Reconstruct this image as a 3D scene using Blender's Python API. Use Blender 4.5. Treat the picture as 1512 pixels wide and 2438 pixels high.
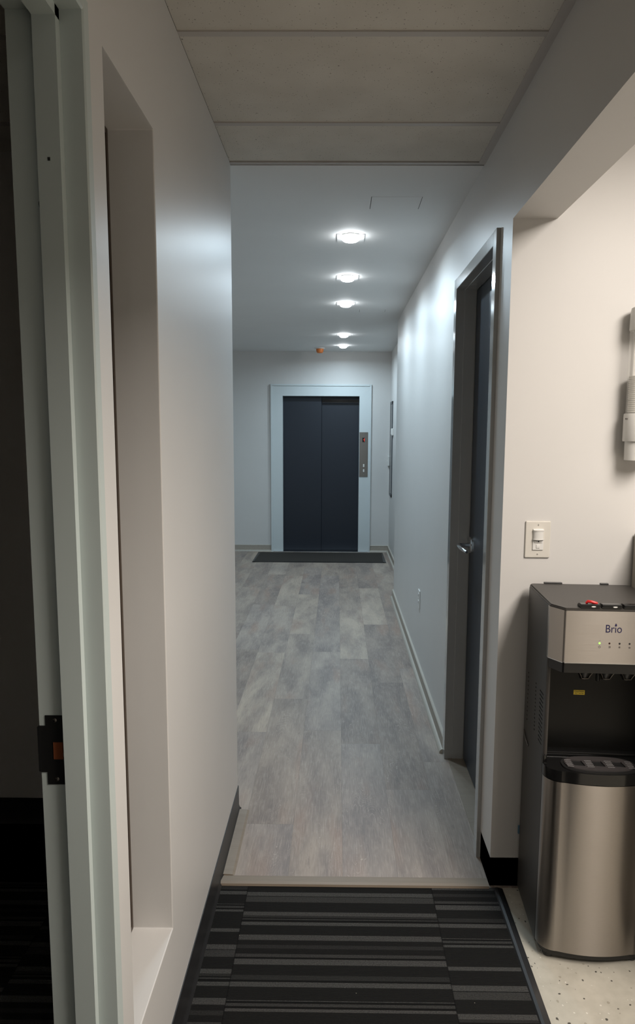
import bpy, bmesh, math, random
from mathutils import Vector, Matrix
random.seed(4)
for _o in list(bpy.data.objects): bpy.data.objects.remove(_o)
scene = bpy.context.scene
col = scene.collection
R = math.radians

# ---------------------------------------------------------------- camera
F_PX, PITCH, YAW, ROLL = 1637.85, 7.029, 0.5307, 0.296
CX, CY, CAM_H = 786.52, 1225.89, 1.5029
_p, _y, _r = R(PITCH), R(YAW), R(ROLL)
fw = Vector((-math.sin(_y)*math.cos(_p), math.cos(_y)*math.cos(_p), -math.sin(_p)))
rt0 = Vector((math.cos(_y), math.sin(_y), 0)); up0 = rt0.cross(fw)
rt = rt0*math.cos(_r) + up0*math.sin(_r); up = -rt0*math.sin(_r) + up0*math.cos(_r)
cam_data = bpy.data.cameras.new('camera'); cam = bpy.data.objects.new('camera', cam_data); col.objects.link(cam)
cam.matrix_world = Matrix(((rt.x, up.x, -fw.x, 0), (rt.y, up.y, -fw.y, 0), (rt.z, up.z, -fw.z, CAM_H), (0, 0, 0, 1)))
cam_data.sensor_fit = 'HORIZONTAL'; cam_data.sensor_width = 36
cam_data.lens = F_PX*36/1512
cam_data.shift_x = (756-CX)/1512; cam_data.shift_y = (CY-1219)/1512
cam_data.clip_start = .02
scene.camera = cam

# ---------------------------------------------------------------- world, exposure, lights
w = bpy.data.worlds.new('world'); scene.world = w; w.use_nodes = True
w.node_tree.nodes['Background'].inputs[0].default_value = (.5, .55, .6, 1)
w.node_tree.nodes['Background'].inputs[1].default_value = .02
vs = scene.view_settings
vs.view_transform = 'Standard'; vs.look = 'None'; vs.gamma = 1; vs.use_curve_mapping = False
vs.exposure = 1.6
scene.display_settings.display_device = 'sRGB'
LED_WATTS, LED_COL = 3.0, (.66, .86, 1.0)
ALCOVE_WATTS, ALCOVE_COL = 22.5, (1.0, .915, .83)
HALL_WATTS, HALL_COL = 1.2, (1.0, .96, .9)
LOBBY_WATTS = 5.0

def area_light(name, loc, sx, sy, watts, color, shape='RECTANGLE', spread=180, parent=None):
    ld = bpy.data.lights.new(name, 'AREA'); ld.shape = shape; ld.size = sx
    if shape in ('RECTANGLE', 'ELLIPSE'): ld.size_y = sy
    ld.energy = watts; ld.color = color; ld.spread = R(spread)
    o = bpy.data.objects.new(name, ld); col.objects.link(o); o.location = loc
    if parent:
        o.parent = parent; o.location = Vector(loc) - parent.location
    return o

# ---------------------------------------------------------------- helpers
def tag(o, label=None, cat=None, group=None, kind=None):
    if label: o['label'] = label
    if cat: o['category'] = cat
    if group: o['group'] = group
    if kind: o['kind'] = kind
    return o

def empty(name, loc, label, cat, group=None, rz=0, kind=None):
    o = bpy.data.objects.new(name, None); col.objects.link(o)
    o.location = loc; o.rotation_euler.z = rz; o.empty_display_size = .05
    return tag(o, label, cat, group, kind)

def obj(name, bm, m, parent=None, local=False, smooth=None, origin=None):
    """bm in world coordinates, or in the parent's frame when local"""
    bmesh.ops.recalc_face_normals(bm, faces=bm.faces)
    me = bpy.data.meshes.new(name)
    off = Vector((0, 0, 0))
    if parent is not None and not local:
        off = world_loc(parent)
    elif parent is None:
        if origin is not None: off = Vector(origin)
        else:
            xs = [v.co for v in bm.verts]
            off = Vector(((min(c.x for c in xs)+max(c.x for c in xs))/2, (min(c.y for c in xs)+max(c.y for c in xs))/2, min(c.z for c in xs)))
    if off.length: bmesh.ops.translate(bm, vec=-off, verts=bm.verts)
    bm.to_mesh(me); bm.free()
    o = bpy.data.objects.new(name, me); col.objects.link(o)
    if parent is not None: o.parent = parent
    else: o.location = off
    if m is not None: me.materials.append(m)
    if smooth is not None:
        for p in me.polygons: p.use_smooth = True
        me.set_sharp_from_angle(angle=R(smooth))
    return o

def world_loc(o):
    v = Vector(o.location)
    while o.parent is not None:
        o = o.parent; v = v + Vector(o.location)
    return v

def box(bm, x0, x1, y0, y1, z0, z1, bev=0, seg=2):
    r = bmesh.ops.create_cube(bm, size=1)
    vsx = r['verts']
    for v in vsx:
        v.co = Vector(((x0+x1)/2+v.co.x*(x1-x0), (y0+y1)/2+v.co.y*(y1-y0), (z0+z1)/2+v.co.z*(z1-z0)))
    if bev:
        es = list({e for v in vsx for e in v.link_edges})
        bmesh.ops.bevel(bm, geom=es, offset=bev, segments=seg, affect='EDGES', profile=.5)
    return bm

def B(*a, **k):
    return box(bmesh.new(), *a, **k)

def prism(bm, pts, a0, a1, axis='z'):
    """extrude polygon pts along axis; for x axis pts are (y,z); y axis pts (x,z); z axis pts (x,y)"""
    def P(p, a):
        return {'z': (p[0], p[1], a), 'x': (a, p[0], p[1]), 'y': (p[0], a, p[1])}[axis]
    v0 = [bm.verts.new(P(p, a0)) for p in pts]; v1 = [bm.verts.new(P(p, a1)) for p in pts]
    n = len(pts)
    bm.faces.new(v0); bm.faces.new(list(reversed(v1)))
    for i in range(n): bm.faces.new((v0[i], v0[(i+1) % n], v1[(i+1) % n], v1[i]))
    return bm

def lathe(bm, prof, center, axis='z', seg=40):
    """prof: list of (r, h) ; closed with fans where r == 0"""
    cx, cy, cz = center
    rings = []
    for r, h in prof:
        if r < 1e-6:
            p = {'z': (cx, cy, cz+h), 'x': (cx+h, cy, cz), 'y': (cx, cy+h, cz)}[axis]
            rings.append([bm.verts.new(p)])
        else:
            ring = []
            for i in range(seg):
                a = 2*math.pi*i/seg; c, s = r*math.cos(a), r*math.sin(a)
                p = {'z': (cx+c, cy+s, cz+h), 'x': (cx+h, cy+c, cz+s), 'y': (cx+c, cy+h, cz+s)}[axis]
                ring.append(bm.verts.new(p))
            rings.append(ring)
    for a, b in zip(rings, rings[1:]):
        if len(a) == 1 and len(b) == 1: continue
        for i in range(seg):
            j = (i+1) % seg
            if len(a) == 1: bm.faces.new((a[0], b[j], b[i]))
            elif len(b) == 1: bm.faces.new((a[i], a[j], b[0]))
            else: bm.faces.new((a[i], a[j], b[j], b[i]))
    return bm

def sweep(bm, path, prof, up=Vector((0, 0, 1)), closed=False):
    """sweep a profile [(offset to the right side, height)] along a polyline of xy points with mitred corners"""
    n = len(path); rings = []
    for i, p in enumerate(path):
        p = Vector((p[0], p[1], 0))
        d0 = (p-Vector((*path[i-1], 0))).normalized() if i > 0 else None
        d1 = (Vector((*path[i+1], 0))-p).normalized() if i < n-1 else None
        if d0 is None: d0 = d1
        if d1 is None: d1 = d0
        n0 = Vector((d0.y, -d0.x, 0)); n1 = Vector((d1.y, -d1.x, 0))
        m = (n0+n1); m = m/(m.dot(n0)) if m.length > 1e-6 else n0
        rings.append([bm.verts.new((p.x+m.x*o, p.y+m.y*o, h)) for o, h in prof])
    k = len(prof)
    for a, b in zip(rings, rings[1:]):
        for i in range(k): bm.faces.new((a[i], a[(i+1) % k], b[(i+1) % k], b[i]))
    bm.faces.new(rings[0]); bm.faces.new(list(reversed(rings[-1])))
    return bm

def tube(bm, pts, rad, seg=14, flat=1.0):
    """round bar through points (list of Vector); rad scalar or list"""
    pts = [Vector(p) for p in pts]; n = len(pts)
    rads = rad if isinstance(rad, (list, tuple)) else [rad]*n
    rings = []; prev = None
    for i, p in enumerate(pts):
        t = (pts[min(i+1, n-1)]-pts[max(i-1, 0)]).normalized()
        a = Vector((0, 0, 1)) if abs(t.z) < .9 else Vector((1, 0, 0))
        u = a.cross(t).normalized(); v = t.cross(u)
        if prev is not None and prev.dot(u) < 0: u = -u; v = -v
        prev = u
        rings.append([bm.verts.new(p+u*math.cos(2*math.pi*k/seg)*rads[i]*flat+v*math.sin(2*math.pi*k/seg)*rads[i]) for k in range(seg)])
    for a, b in zip(rings, rings[1:]):
        for i in range(seg): bm.faces.new((a[i], a[(i+1) % seg], b[(i+1) % seg], b[i]))
    bm.faces.new(rings[0]); bm.faces.new(list(reversed(rings[-1])))
    return bm

def carve(o, cutter_bm, bevel=0, seg=2):
    """boolean-subtract cutter (same frame as the object's mesh, world coordinates) and bake, then bevel"""
    bmesh.ops.recalc_face_normals(cutter_bm, faces=cutter_bm.faces)
    me = bpy.data.meshes.new('cutter'); cutter_bm.to_mesh(me); cutter_bm.free()
    c = bpy.data.objects.new('cutter', me); col.objects.link(c)
    if o.parent is not None: c.parent = o.parent
    m = o.modifiers.new('b', 'BOOLEAN'); m.operation = 'DIFFERENCE'; m.object = c; m.solver = 'EXACT'
    if bevel:
        b = o.modifiers.new('v', 'BEVEL'); b.width = bevel; b.segments = seg; b.limit_method = 'ANGLE'; b.angle_limit = R(50)
    bpy.context.view_layer.update()
    dg = bpy.context.evaluated_depsgraph_get()
    nm = bpy.data.meshes.new_from_object(o.evaluated_get(dg))
    old = o.data; o.modifiers.clear(); o.data = nm; nm.name = old.name
    bpy.data.meshes.remove(old)
    bpy.data.objects.remove(c); bpy.data.meshes.remove(me)
    return o

def copy_tree(o, parent=None):
    c = o.copy(); col.objects.link(c); c.parent = parent
    for ch in list(o.children):
        copy_tree(ch, c)
    return c

# ---------------------------------------------------------------- materials
def nodes_of(name):
    m = bpy.data.materials.new(name); m.use_nodes = True
    nt = m.node_tree
    return m, nt, nt.nodes['Principled BSDF']

class G:
    """tiny node-graph helper"""
    def __init__(s, nt): s.nt = nt
    def n(s, t, **kw):
        nd = s.nt.nodes.new(t)
        for k, v in kw.items(): setattr(nd, k, v)
        return nd
    def put(s, sock, v):
        if isinstance(v, bpy.types.NodeSocket): s.nt.links.new(v, sock)
        elif v is not None: sock.default_value = v
    def math(s, op, a, b=None, c=None):
        nd = s.n('ShaderNodeMath', operation=op)
        s.put(nd.inputs[0], a); s.put(nd.inputs[1], b); s.put(nd.inputs[2], c)
        return nd.outputs[0]
    def mix(s, f, a, b, mode='MIX'):
        nd = s.n('ShaderNodeMix', data_type='RGBA', blend_type=mode)
        s.put(nd.inputs[0], f); s.put(nd.inputs[6], a); s.put(nd.inputs[7], b)
        return nd.outputs[2]
    def xyz(s, x, y, z=0.0):
        nd = s.n('ShaderNodeCombineXYZ'); s.put(nd.inputs[0], x); s.put(nd.inputs[1], y); s.put(nd.inputs[2], z)
        return nd.outputs[0]
    def noise(s, vec, scale, detail=2, rough=.5, dist=0):
        nd = s.n('ShaderNodeTexNoise'); s.put(nd.inputs['Vector'], vec)
        nd.inputs['Scale'].default_value = scale; nd.inputs['Detail'].default_value = detail
        nd.inputs['Roughness'].default_value = rough; nd.inputs['Distortion'].default_value = dist
        return nd.outputs['Fac']
    def white(s, vec):
        nd = s.n('ShaderNodeTexWhiteNoise', noise_dimensions='3D'); s.put(nd.inputs['Vector'], vec)
        return nd.outputs['Value'], nd.outputs['Color']
    def ramp(s, f, stops, interp='LINEAR'):
        nd = s.n('ShaderNodeValToRGB'); cr = nd.color_ramp; cr.interpolation = interp
        while len(cr.elements) < len(stops): cr.elements.new(.5)
        for e, (p, c) in zip(cr.elements, stops):
            e.position = p; e.color = (*c, 1) if len(c) == 3 else c
        s.put(nd.inputs[0], f); return nd.outputs[0]
    def pos(s):
        g = s.n('ShaderNodeNewGeometry'); sp = s.n('ShaderNodeSeparateXYZ')
        s.nt.links.new(g.outputs['Position'], sp.inputs[0])
        return g.outputs['Position'], sp.outputs[0], sp.outputs[1], sp.outputs[2]
    def bump(s, bsdf, h, strength, dist=.001):
        b = s.n('ShaderNodeBump'); s.put(b.inputs['Height'], h)
        b.inputs['Strength'].default_value = strength; b.inputs['Distance'].default_value = dist
        s.nt.links.new(b.outputs[0], bsdf.inputs['Normal'])

def g3(v): return (v, v, v)

def paint(name, c, rough=.4, bump=.15, scale=260, spec=.5, var=.03):
    m, nt, bs = nodes_of(name); g = G(nt)
    tc = g.pos()[0]
    nz = g.noise(tc, 3.0, 3)
    c2 = tuple(x*(1-var*2) for x in c)
    g.put(bs.inputs['Base Color'], g.mix(nz, (*c, 1), (*c2, 1)))
    bs.inputs['Roughness'].default_value = rough; bs.inputs['Specular IOR Level'].default_value = spec
    if bump: g.bump(bs, g.noise(tc, scale, 2), bump, .0004)
    return m

def plain(name, c, rough=.5, metal=0, spec=.5, bumps=0, scale=300):
    m, nt, bs = nodes_of(name); g = G(nt)
    tc = g.n('ShaderNodeTexCoord').outputs['Object']
    nz = g.noise(tc, 40, 2)
    g.put(bs.inputs['Base Color'], g.mix(nz, (*c, 1), (*[x*.93 for x in c], 1)))
    bs.inputs['Roughness'].default_value = rough; bs.inputs['Metallic'].default_value = metal
    bs.inputs['Specular IOR Level'].default_value = spec
    if bumps: g.bump(bs, g.noise(tc, scale, 2), bumps, .0003)
    return m

def brushed(name, c, rough=.3, axis=0, aniso=.6):
    m, nt, bs = nodes_of(name); g = G(nt)
    tc = g.n('ShaderNodeTexCoord').outputs['Object']
    mp = g.n('ShaderNodeMapping'); nt.links.new(tc, mp.inputs[0])
    sc = [900, 900, 900]; sc[axis] = 6; mp.inputs['Scale'].default_value = sc
    nz = g.noise(mp.outputs[0], 1.0, 2)
    g.put(bs.inputs['Base Color'], g.mix(nz, (*c, 1), (*[x*.93 for x in c], 1)))
    g.put(bs.inputs['Roughness'], g.math('MULTIPLY_ADD', nz, .12, rough-.06))
    bs.inputs['Metallic'].default_value = 1
    bs.inputs['Anisotropic'].default_value = aniso
    g.put(bs.inputs['Tangent'], g.xyz(0.0, 0.0, 1.0))
    return m

def emitter(name, c, strength):
    m, nt, bs = nodes_of(name)
    bs.inputs['Base Color'].default_value = (*c, 1)
    bs.inputs['Emission Color'].default_value = (*c, 1); bs.inputs['Emission Strength'].default_value = strength
    return m

WALL = paint('wall_paint', (.635, .62, .60), .42, .12, spec=.36)
CEIL = paint('drywall_ceiling_paint', (.80, .80, .79), .75, .1)
FRAME_GREEN = paint('pale_frame_enamel', (.50, .56, .545), .45, .06)
FRAME_GREY = paint('grey_frame_enamel', (.37, .37, .36), .15, .02)
ELEV_FRAME = paint('elevator_frame_enamel', (.60, .645, .65), .45, .04)
for _m in (FRAME_GREY,):
    _b = _m.node_tree.nodes['Principled BSDF']; _b.inputs['Coat Weight'].default_value = .8; _b.inputs['Coat Roughness'].default_value = .10
DOOR_NAVY = paint('navy_door_enamel', (.028, .036, .050), .35, .05)
ELEV_NAVY = paint('navy_elevator_enamel', (.010, .014, .023), .5, .05)
BASE_BLK = plain('black_rubber_base', (.022, .022, .023), .38)
BLACK = plain('black_plastic', (.012, .012, .012), .35)
GLOSSBLK = plain('gloss_black_plastic', (.006, .006, .006), .12)
CHARCOAL = plain('charcoal_steel', (.042, .038, .034), .42, 0, .5, .15, 500)
STEEL = brushed('brushed_stainless', (.44, .405, .37), .33, 0, .8)
STEEL_DOOR = brushed('brushed_stainless_door', (.34, .31, .28), .33, 0, .92)
PANELSTEEL = brushed('brushed_panel_steel', (.21, .19, .17), .35, 0)
CHROME = plain('satin_chrome', (.62, .63, .64), .14, 1)
WHITE = plain('white_plastic', (.72, .71, .68), .35)
IVORY = plain('ivory_plastic', (.66, .63, .57), .32)
DARK = plain('dark_void', (.012, .012, .012), .9)
RED = plain('red_plastic', (.55, .02, .02), .3)
ORANGE = plain('orange_plastic', (.75, .22, .05), .45)
BROWN = plain('brown_latch_box', (.20, .05, .012), .6)
NAVYINK = plain('navy_ink', (.012, .010, .06), .5)
GREYINK = plain('grey_ink', (.10, .09, .08), .5)
YELLOW = plain('yellow_sticker', (.85, .62, .03), .45)
BLUETAG = plain('blue_tape', (.10, .20, .28), .5)
TEE = paint('ceiling_grid_enamel', (.50, .47, .445), .5, 0)
PAPER = plain('white_paper_cup', (.74, .72, .66), .6)

def mat_tile(name):
    m, nt, bs = nodes_of(name); g = G(nt)
    P, x, y, z = g.pos()
    base = g.ramp(g.noise(P, 6, 3), [(.35, (.60, .57, .515)), (.65, (.66, .63, .575))])
    v = g.n('ShaderNodeTexVoronoi'); nt.links.new(P, v.inputs['Vector']); v.inputs['Scale'].default_value = 165
    rnd = g.n('ShaderNodeSeparateColor'); nt.links.new(v.outputs['Color'], rnd.inputs[0])
    few = g.math('GREATER_THAN', rnd.outputs[0], .55)
    rad = g.math('MULTIPLY', rnd.outputs[1], .27)
    dot = g.math('MULTIPLY', g.math('LESS_THAN', v.outputs['Distance'], rad), few)
    v2 = g.n('ShaderNodeTexVoronoi'); nt.links.new(P, v2.inputs['Vector']); v2.inputs['Scale'].default_value = 45
    r2 = g.n('ShaderNodeSeparateColor'); nt.links.new(v2.outputs['Color'], r2.inputs[0])
    clus = g.ramp(g.noise(P, 7, 2), [(.45, g3(0)), (.62, g3(1))])
    dot2 = g.math('MULTIPLY', g.math('LESS_THAN', v2.outputs['Distance'], .11), g.math('MULTIPLY', g.math('GREATER_THAN', r2.outputs[0], .7), clus))
    c = g.mix(g.math('MULTIPLY', dot, .62), base, (.16, .14, .12, 1))
    c = g.mix(g.math('MULTIPLY', dot2, .75), c, (.12, .10, .085, 1))
    g.put(bs.inputs['Base Color'], c)
    bs.inputs['Roughness'].default_value = .9; bs.inputs['Specular IOR Level'].default_value = .1
    g.bump(bs, g.noise(P, 180, 3), .35, .001)
    return m
TILE = mat_tile('speckled_ceiling_tile')

def mat_vct():
    m, nt, bs = nodes_of('cream_speckled_floor_tile'); g = G(nt)
    P, x, y, z = g.pos()
    c = g.ramp(g.noise(P, 30, 3), [(.35, (.43, .405, .345)), (.65, (.48, .455, .39))])
    def specks(scale, thr, rad, colr, amt, c):
        wv = g.n('ShaderNodeVectorMath', operation='ADD')
        nz = g.n('ShaderNodeTexNoise'); nt.links.new(P, nz.inputs['Vector']); nz.inputs['Scale'].default_value = 90
        sc = g.n('ShaderNodeVectorMath', operation='SCALE'); nt.links.new(nz.outputs['Color'], sc.inputs[0]); sc.inputs['Scale'].default_value = .008
        nt.links.new(P, wv.inputs[0]); nt.links.new(sc.outputs[0], wv.inputs[1])
        v = g.n('ShaderNodeTexVoronoi'); nt.links.new(wv.outputs[0], v.inputs['Vector']); v.inputs['Scale'].default_value = scale
        s = g.n('ShaderNodeSeparateColor'); nt.links.new(v.outputs['Color'], s.inputs[0])
        f = g.math('MULTIPLY', g.math('LESS_THAN', v.outputs['Distance'], g.math('MULTIPLY', s.outputs[1], rad)), g.math('GREATER_THAN', s.outputs[0], thr))
        return g.mix(g.math('MULTIPLY', f, amt), c, colr)
    c = specks(62, .62, .24, (.03, .028, .022, 1), .9, c)
    c = specks(90, .75, .28, (.72, .70, .64, 1), .7, c)
    c = specks(60, .86, .25, (.25, .22, .17, 1), .6, c)
    g.put(bs.inputs['Base Color'], c); bs.inputs['Roughness'].default_value = .28
    return m
VCT = mat_vct()

def mat_plank():
    m, nt, bs = nodes_of('grey_wood_plank_floor'); g = G(nt)
    P, x, y, z = g.pos()
    W, Lp = .1870, 1.24
    rx = g.math('DIVIDE', g.math('SUBTRACT', x, .029), W)
    row = g.math('FLOOR', rx); fx = g.math('SUBTRACT', rx, row)
    ro, _ = g.white(g.xyz(row, 3.3, 1.7))
    ry = g.math('DIVIDE', g.math('ADD', y, g.math('MULTIPLY', ro, Lp)), Lp)
    idy = g.math('FLOOR', ry); fy = g.math('SUBTRACT', ry, idy)
    pv, pc = g.white(g.xyz(row, idy, 5.1))
    sep = g.n('ShaderNodeSeparateColor'); nt.links.new(pc, sep.inputs[0])
    tone = g.ramp(pv, [(0, (.225, .21, .205)), (.3, (.30, .285, .27)), (.55, (.265, .26, .265)), (.8, (.345, .33, .31)), (1, (.37, .352, .325))])
    # big cloudy patches stretched along the plank
    off = g.math('MULTIPLY', sep.outputs[0], 37.0)
    cv = g.xyz(g.math('ADD', g.math('MULTIPLY', x, 8), off), g.math('MULTIPLY', y, 2.2), off)
    cl = g.noise(cv, 1.0, 4, .6, .4)
    tone = g.mix(g.ramp(cl, [(.36, g3(0)), (.64, g3(1))]), g.mix(1.0, tone, (.72, .71, .73, 1), 'MULTIPLY'), g.mix(1.0, tone, (1.20, 1.19, 1.15, 1), 'MULTIPLY'))
    # reddish-brown blush on some boards
    bl = g.noise(g.xyz(g.math('ADD', g.math('MULTIPLY', x, 7), off), g.math('MULTIPLY', y, 1.8), 8.0), 1.0, 2)
    tone = g.mix(g.math('MULTIPLY', g.ramp(bl, [(.55, g3(0)), (.70, g3(1))]), .55), tone, (.31, .235, .20, 1))
    # small pale worn flecks and dark knots of dirt
    w1_ = g.noise(g.xyz(g.math('MULTIPLY', x, 38), g.math('MULTIPLY', y, 16), off), 1.0, 4, .65)
    tone = g.mix(g.ramp(w1_, [(.52, g3(0)), (.72, g3(.32))]), tone, (.44, .43, .40, 1))
    tone = g.mix(g.ramp(w1_, [(.28, g3(.4)), (.38, g3(0))]), tone, (.17, .16, .155, 1))
    # fine pores
    fp = g.noise(g.xyz(g.math('MULTIPLY', x, 330), g.math('MULTIPLY', y, 13), off), 1.0, 3, .6)
    tone = g.mix(g.ramp(fp, [(.50, g3(0)), (.72, g3(.38))]), tone, (.55, .54, .52, 1))
    fp2 = g.noise(g.xyz(g.math('MULTIPLY', x, 240), g.math('MULTIPLY', y, 10), g.math('ADD', off, 9.0)), 1.0, 2, .6)
    tone = g.mix(g.ramp(fp2, [(.56, g3(0)), (.75, g3(.45))]), tone, (.17, .16, .155, 1))
    # cathedral figure: contour lines of a stretched noise, only inside patches
    fg = g.noise(g.xyz(g.math('ADD', g.math('MULTIPLY', x, 11), off), g.math('MULTIPLY', y, 2.4), off), 1.0, 1, .4, .25)
    ln = g.math('FRACT', g.math('MULTIPLY', fg, 34))
    ln = g.ramp(ln, [(.0, g3(0)), (.42, g3(0)), (.5, g3(1)), (.58, g3(0)), (1, g3(0))])
    msk = g.ramp(g.noise(g.xyz(g.math('ADD', g.math('MULTIPLY', x, 8), off), g.math('MULTIPLY', y, 3.2), 4.0), 1.0, 2), [(.53, g3(0)), (.64, g3(1))])
    brk = g.ramp(g.noise(P, 160, 2), [(.42, g3(0)), (.6, g3(1))])
    tone = g.mix(g.math('MULTIPLY', g.math('MULTIPLY', ln, msk), g.math('MULTIPLY', brk, .75)), tone, (.62, .61, .58, 1))
    # knots
    kn = g.n('ShaderNodeTexVoronoi'); g.put(kn.inputs['Vector'], g.xyz(g.math('MULTIPLY', x, 1.0), g.math('MULTIPLY', y, .55), off)); kn.inputs['Scale'].default_value = 5
    tone = g.mix(g.ramp(kn.outputs['Distance'], [(.02, g3(.55)), (.10, g3(0))]), tone, (.16, .145, .135, 1))
    # seams
    ex = g.math('MULTIPLY', g.math('MINIMUM', fx, g.math('SUBTRACT', 1.0, fx)), W)
    ey = g.math('MULTIPLY', g.math('MINIMUM', fy, g.math('SUBTRACT', 1.0, fy)), Lp)
    e = g.math('LESS_THAN', g.math('MINIMUM', ex, ey), .0011)
    tone = g.mix(g.math('MULTIPLY', e, .35), tone, (.14, .135, .13, 1))
    tone = g.mix(1.0, tone, (.96, .83, .735, 1), 'MULTIPLY')
    g.put(bs.inputs['Base Color'], tone)
    bs.inputs['Roughness'].default_value = .46; bs.inputs['Specular IOR Level'].default_value = .4
    g.bump(bs, g.math('SUBTRACT', fp, g.math('MULTIPLY', e, 2.0)), .25, .0006)
    return m
PLANK = mat_plank()

def mat_carpet():
    m, nt, bs = nodes_of('striped_grey_carpet_tile'); g = G(nt)
    P, x, y, z = g.pos()
    T = .606
    cx = g.math('DIVIDE', g.math('ADD', x, .285), T)
    cidx = g.math('FLOOR', cx); fx = g.math('SUBTRACT', cx, cidx)
    # column offsets: middle column starts at Y=2.109 going nearer; others shifted
    off = g.math('MULTIPLY', cidx, .233)
    t = g.math('DIVIDE', g.math('ADD', g.math('SUBTRACT', 2.109, y), off), T)
    ti = g.math('FLOOR', t); f = g.math('SUBTRACT', t, ti)
    D, Dd, Mi, Li, Lt = .0145, .008, .036, .060, .088
    st = [(2.12, D), (2.083, Lt), (2.065, Dd), (2.062, Li), (2.036, D), (1.993, Lt), (1.975, Mi), (1.965, Dd), (1.961, Li), (1.957, Dd), (1.948, Lt), 
          (1.932, D), (1.893, Lt), (1.870, D), (1.852, Mi), (1.838, D), (1.816, Li), (1.805, Dd), (1.798, Lt), (1.776, D), (1.739, Mi), (1.722, Dd), (1.714, Lt), (1.698, D), (1.654, Lt), (1.650, Dd), (1.643, Li), (1.634, Dd), (1.628, Lt), (1.618, D), (1.545, Lt), (1.53, D)]
    stops = [(max(0, (2.109-a)/T), g3(v)) for a, v in st]
    c = g.ramp(f, stops, 'CONSTANT')
    tint = g.mix(g.noise(g.xyz(0.0, g.math('MULTIPLY', y, 1.0), cidx), 9, 1), (1.0, .93, .90, 1), (.96, 1.0, .94, 1))
    c = g.mix(1.0, c, tint, 'MULTIPLY')
    rib = g.math('SINE', g.math('MULTIPLY', y, 2*math.pi/.0034))
    c = g.mix(g.math('MULTIPLY_ADD', rib, .22, .22), c, (.006, .006, .006, 1))
    fz = g.noise(g.xyz(g.math('MULTIPLY', x, 260), g.math('MULTIPLY', y, 420), 0.0), 1.0, 2)
    c = g.mix(g.ramp(fz, [(.35, g3(.55)), (.6, g3(0))]), c, (.008, .008, .008, 1))
    v = g.n('ShaderNodeTexVoronoi'); nt.links.new(P, v.inputs['Vector']); v.inputs['Scale'].default_value = 32
    s = g.n('ShaderNodeSeparateColor'); nt.links.new(v.outputs['Color'], s.inputs[0])
    lint = g.math('MULTIPLY', g.math('LESS_THAN', v.outputs['Distance'], .035), g.math('GREATER_THAN', s.outputs[0], .86))
    c = g.mix(g.math('MULTIPLY', lint, .8), c, (.38, .36, .30, 1))
    ex = g.math('MULTIPLY', g.math('MINIMUM', fx, g.math('SUBTRACT', 1.0, fx)), T)
    c = g.mix(g.math('MULTIPLY', g.math('LESS_THAN', ex, .0015), .7), c, (.004, .004, .004, 1))
    g.put(bs.inputs['Base Color'], c); bs.inputs['Roughness'].default_value = .95; bs.inputs['Specular IOR Level'].default_value = .1
    g.bump(bs, g.math('ADD', rib, fz), .5, .0015)
    return m
CARPET = mat_carpet()

def mat_wood(name, c0, c1, ax=1):
    m, nt, bs = nodes_of(name); g = G(nt)
    P, x, y, z = g.pos()
    sc = [60, 60, 60]; sc[ax] = 4
    mp = g.n('ShaderNodeMapping'); nt.links.new(P, mp.inputs[0]); mp.inputs['Scale'].default_value = sc
    g.put(bs.inputs['Base Color'], g.mix(g.noise(mp.outputs[0], 1.0, 4, .6), (*c0, 1), (*c1, 1)))
    bs.inputs['Roughness'].default_value = .5
    return m
WOODY = mat_wood('pale_washed_wood_trim', (.30, .26, .215), (.42, .38, .325), 1)
WOODX = mat_wood('tan_threshold_wood', (.19, .15, .112), (.27, .225, .175), 0)
WOODTOP = mat_wood('washed_wood_moulding', (.36, .325, .28), (.48, .445, .39), 1)

def mat_mat():
    m, nt, bs = nodes_of('ribbed_dark_mat'); g = G(nt)
    P, x, y, z = g.pos()
    rib = g.math('SINE', g.math('MULTIPLY', x, 2*math.pi/.012))
    g.put(bs.inputs['Base Color'], g.mix(g.math('MULTIPLY_ADD', rib, .5, .5), (.018, .0145, .011, 1), (.033, .027, .021, 1)))
    bs.inputs['Roughness'].default_value = .9
    return m
MATM = mat_mat()
SPLASH = plain('black_splash_panel', (.005, .005, .0045), .3, 0, .25)
GRILLE = plain('dark_grille', (.045, .04, .04), .4, 0)

# ---------------------------------------------------------------- dimensions
C = 2.44
XL, XR, XR2, XF = -.385, .516, .647, .646
Y1, YA, YE, YF = 2.571, 2.129, 6.062, 8.452
YJ, ZJ = 1.112, 2.127
ZL = 2.1265
NX0, NX1 = 1.1975, 1.5078   # recess in the left wall (Y range)

def structure(name, bm, m, label, origin=None, cat='wall'):
    return tag(obj(name, bm, m, None, origin=origin), label, cat, kind='structure')

# ---------------------------------------------------------------- floors
structure('floor', B(XL-.12, .540, -2.5, 2.118, -.06, 0), CARPET, 'striped charcoal and grey carpet tiles running across the near hallway', cat='floor')
structure('floor', B(-3.0, XL-.12, -1.6, 2.47, -.06, 0), CARPET, 'black carpet in the unlit room beyond the left doorway', cat='floor')
structure('floor', B(.540, 3.0, -2.5, YA+.1, -.06, -.001), VCT, 'cream speckled vinyl tile floor under the water cooler', cat='floor')
structure('floor', B(-3.0, .8, 2.118, YF+.15, -.06, 0), PLANK, 'grey washed wood plank floor leading to the elevator', cat='floor')

# ---------------------------------------------------------------- walls
wl = structure('wall_left', B(-.503, XL, -2.5, Y1, 0, C), WALL, 'left hallway wall with a tall shallow recess beside the doorway')
cut = bmesh.new()
DO0, DO1 = .20, YJ
box(cut, -.6, -.3, DO0-.001, DO1+.001, -.1, ZJ+.0015)
box(cut, -.6, -.3, NX0, NX1, .3188, 2.1193)
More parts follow.
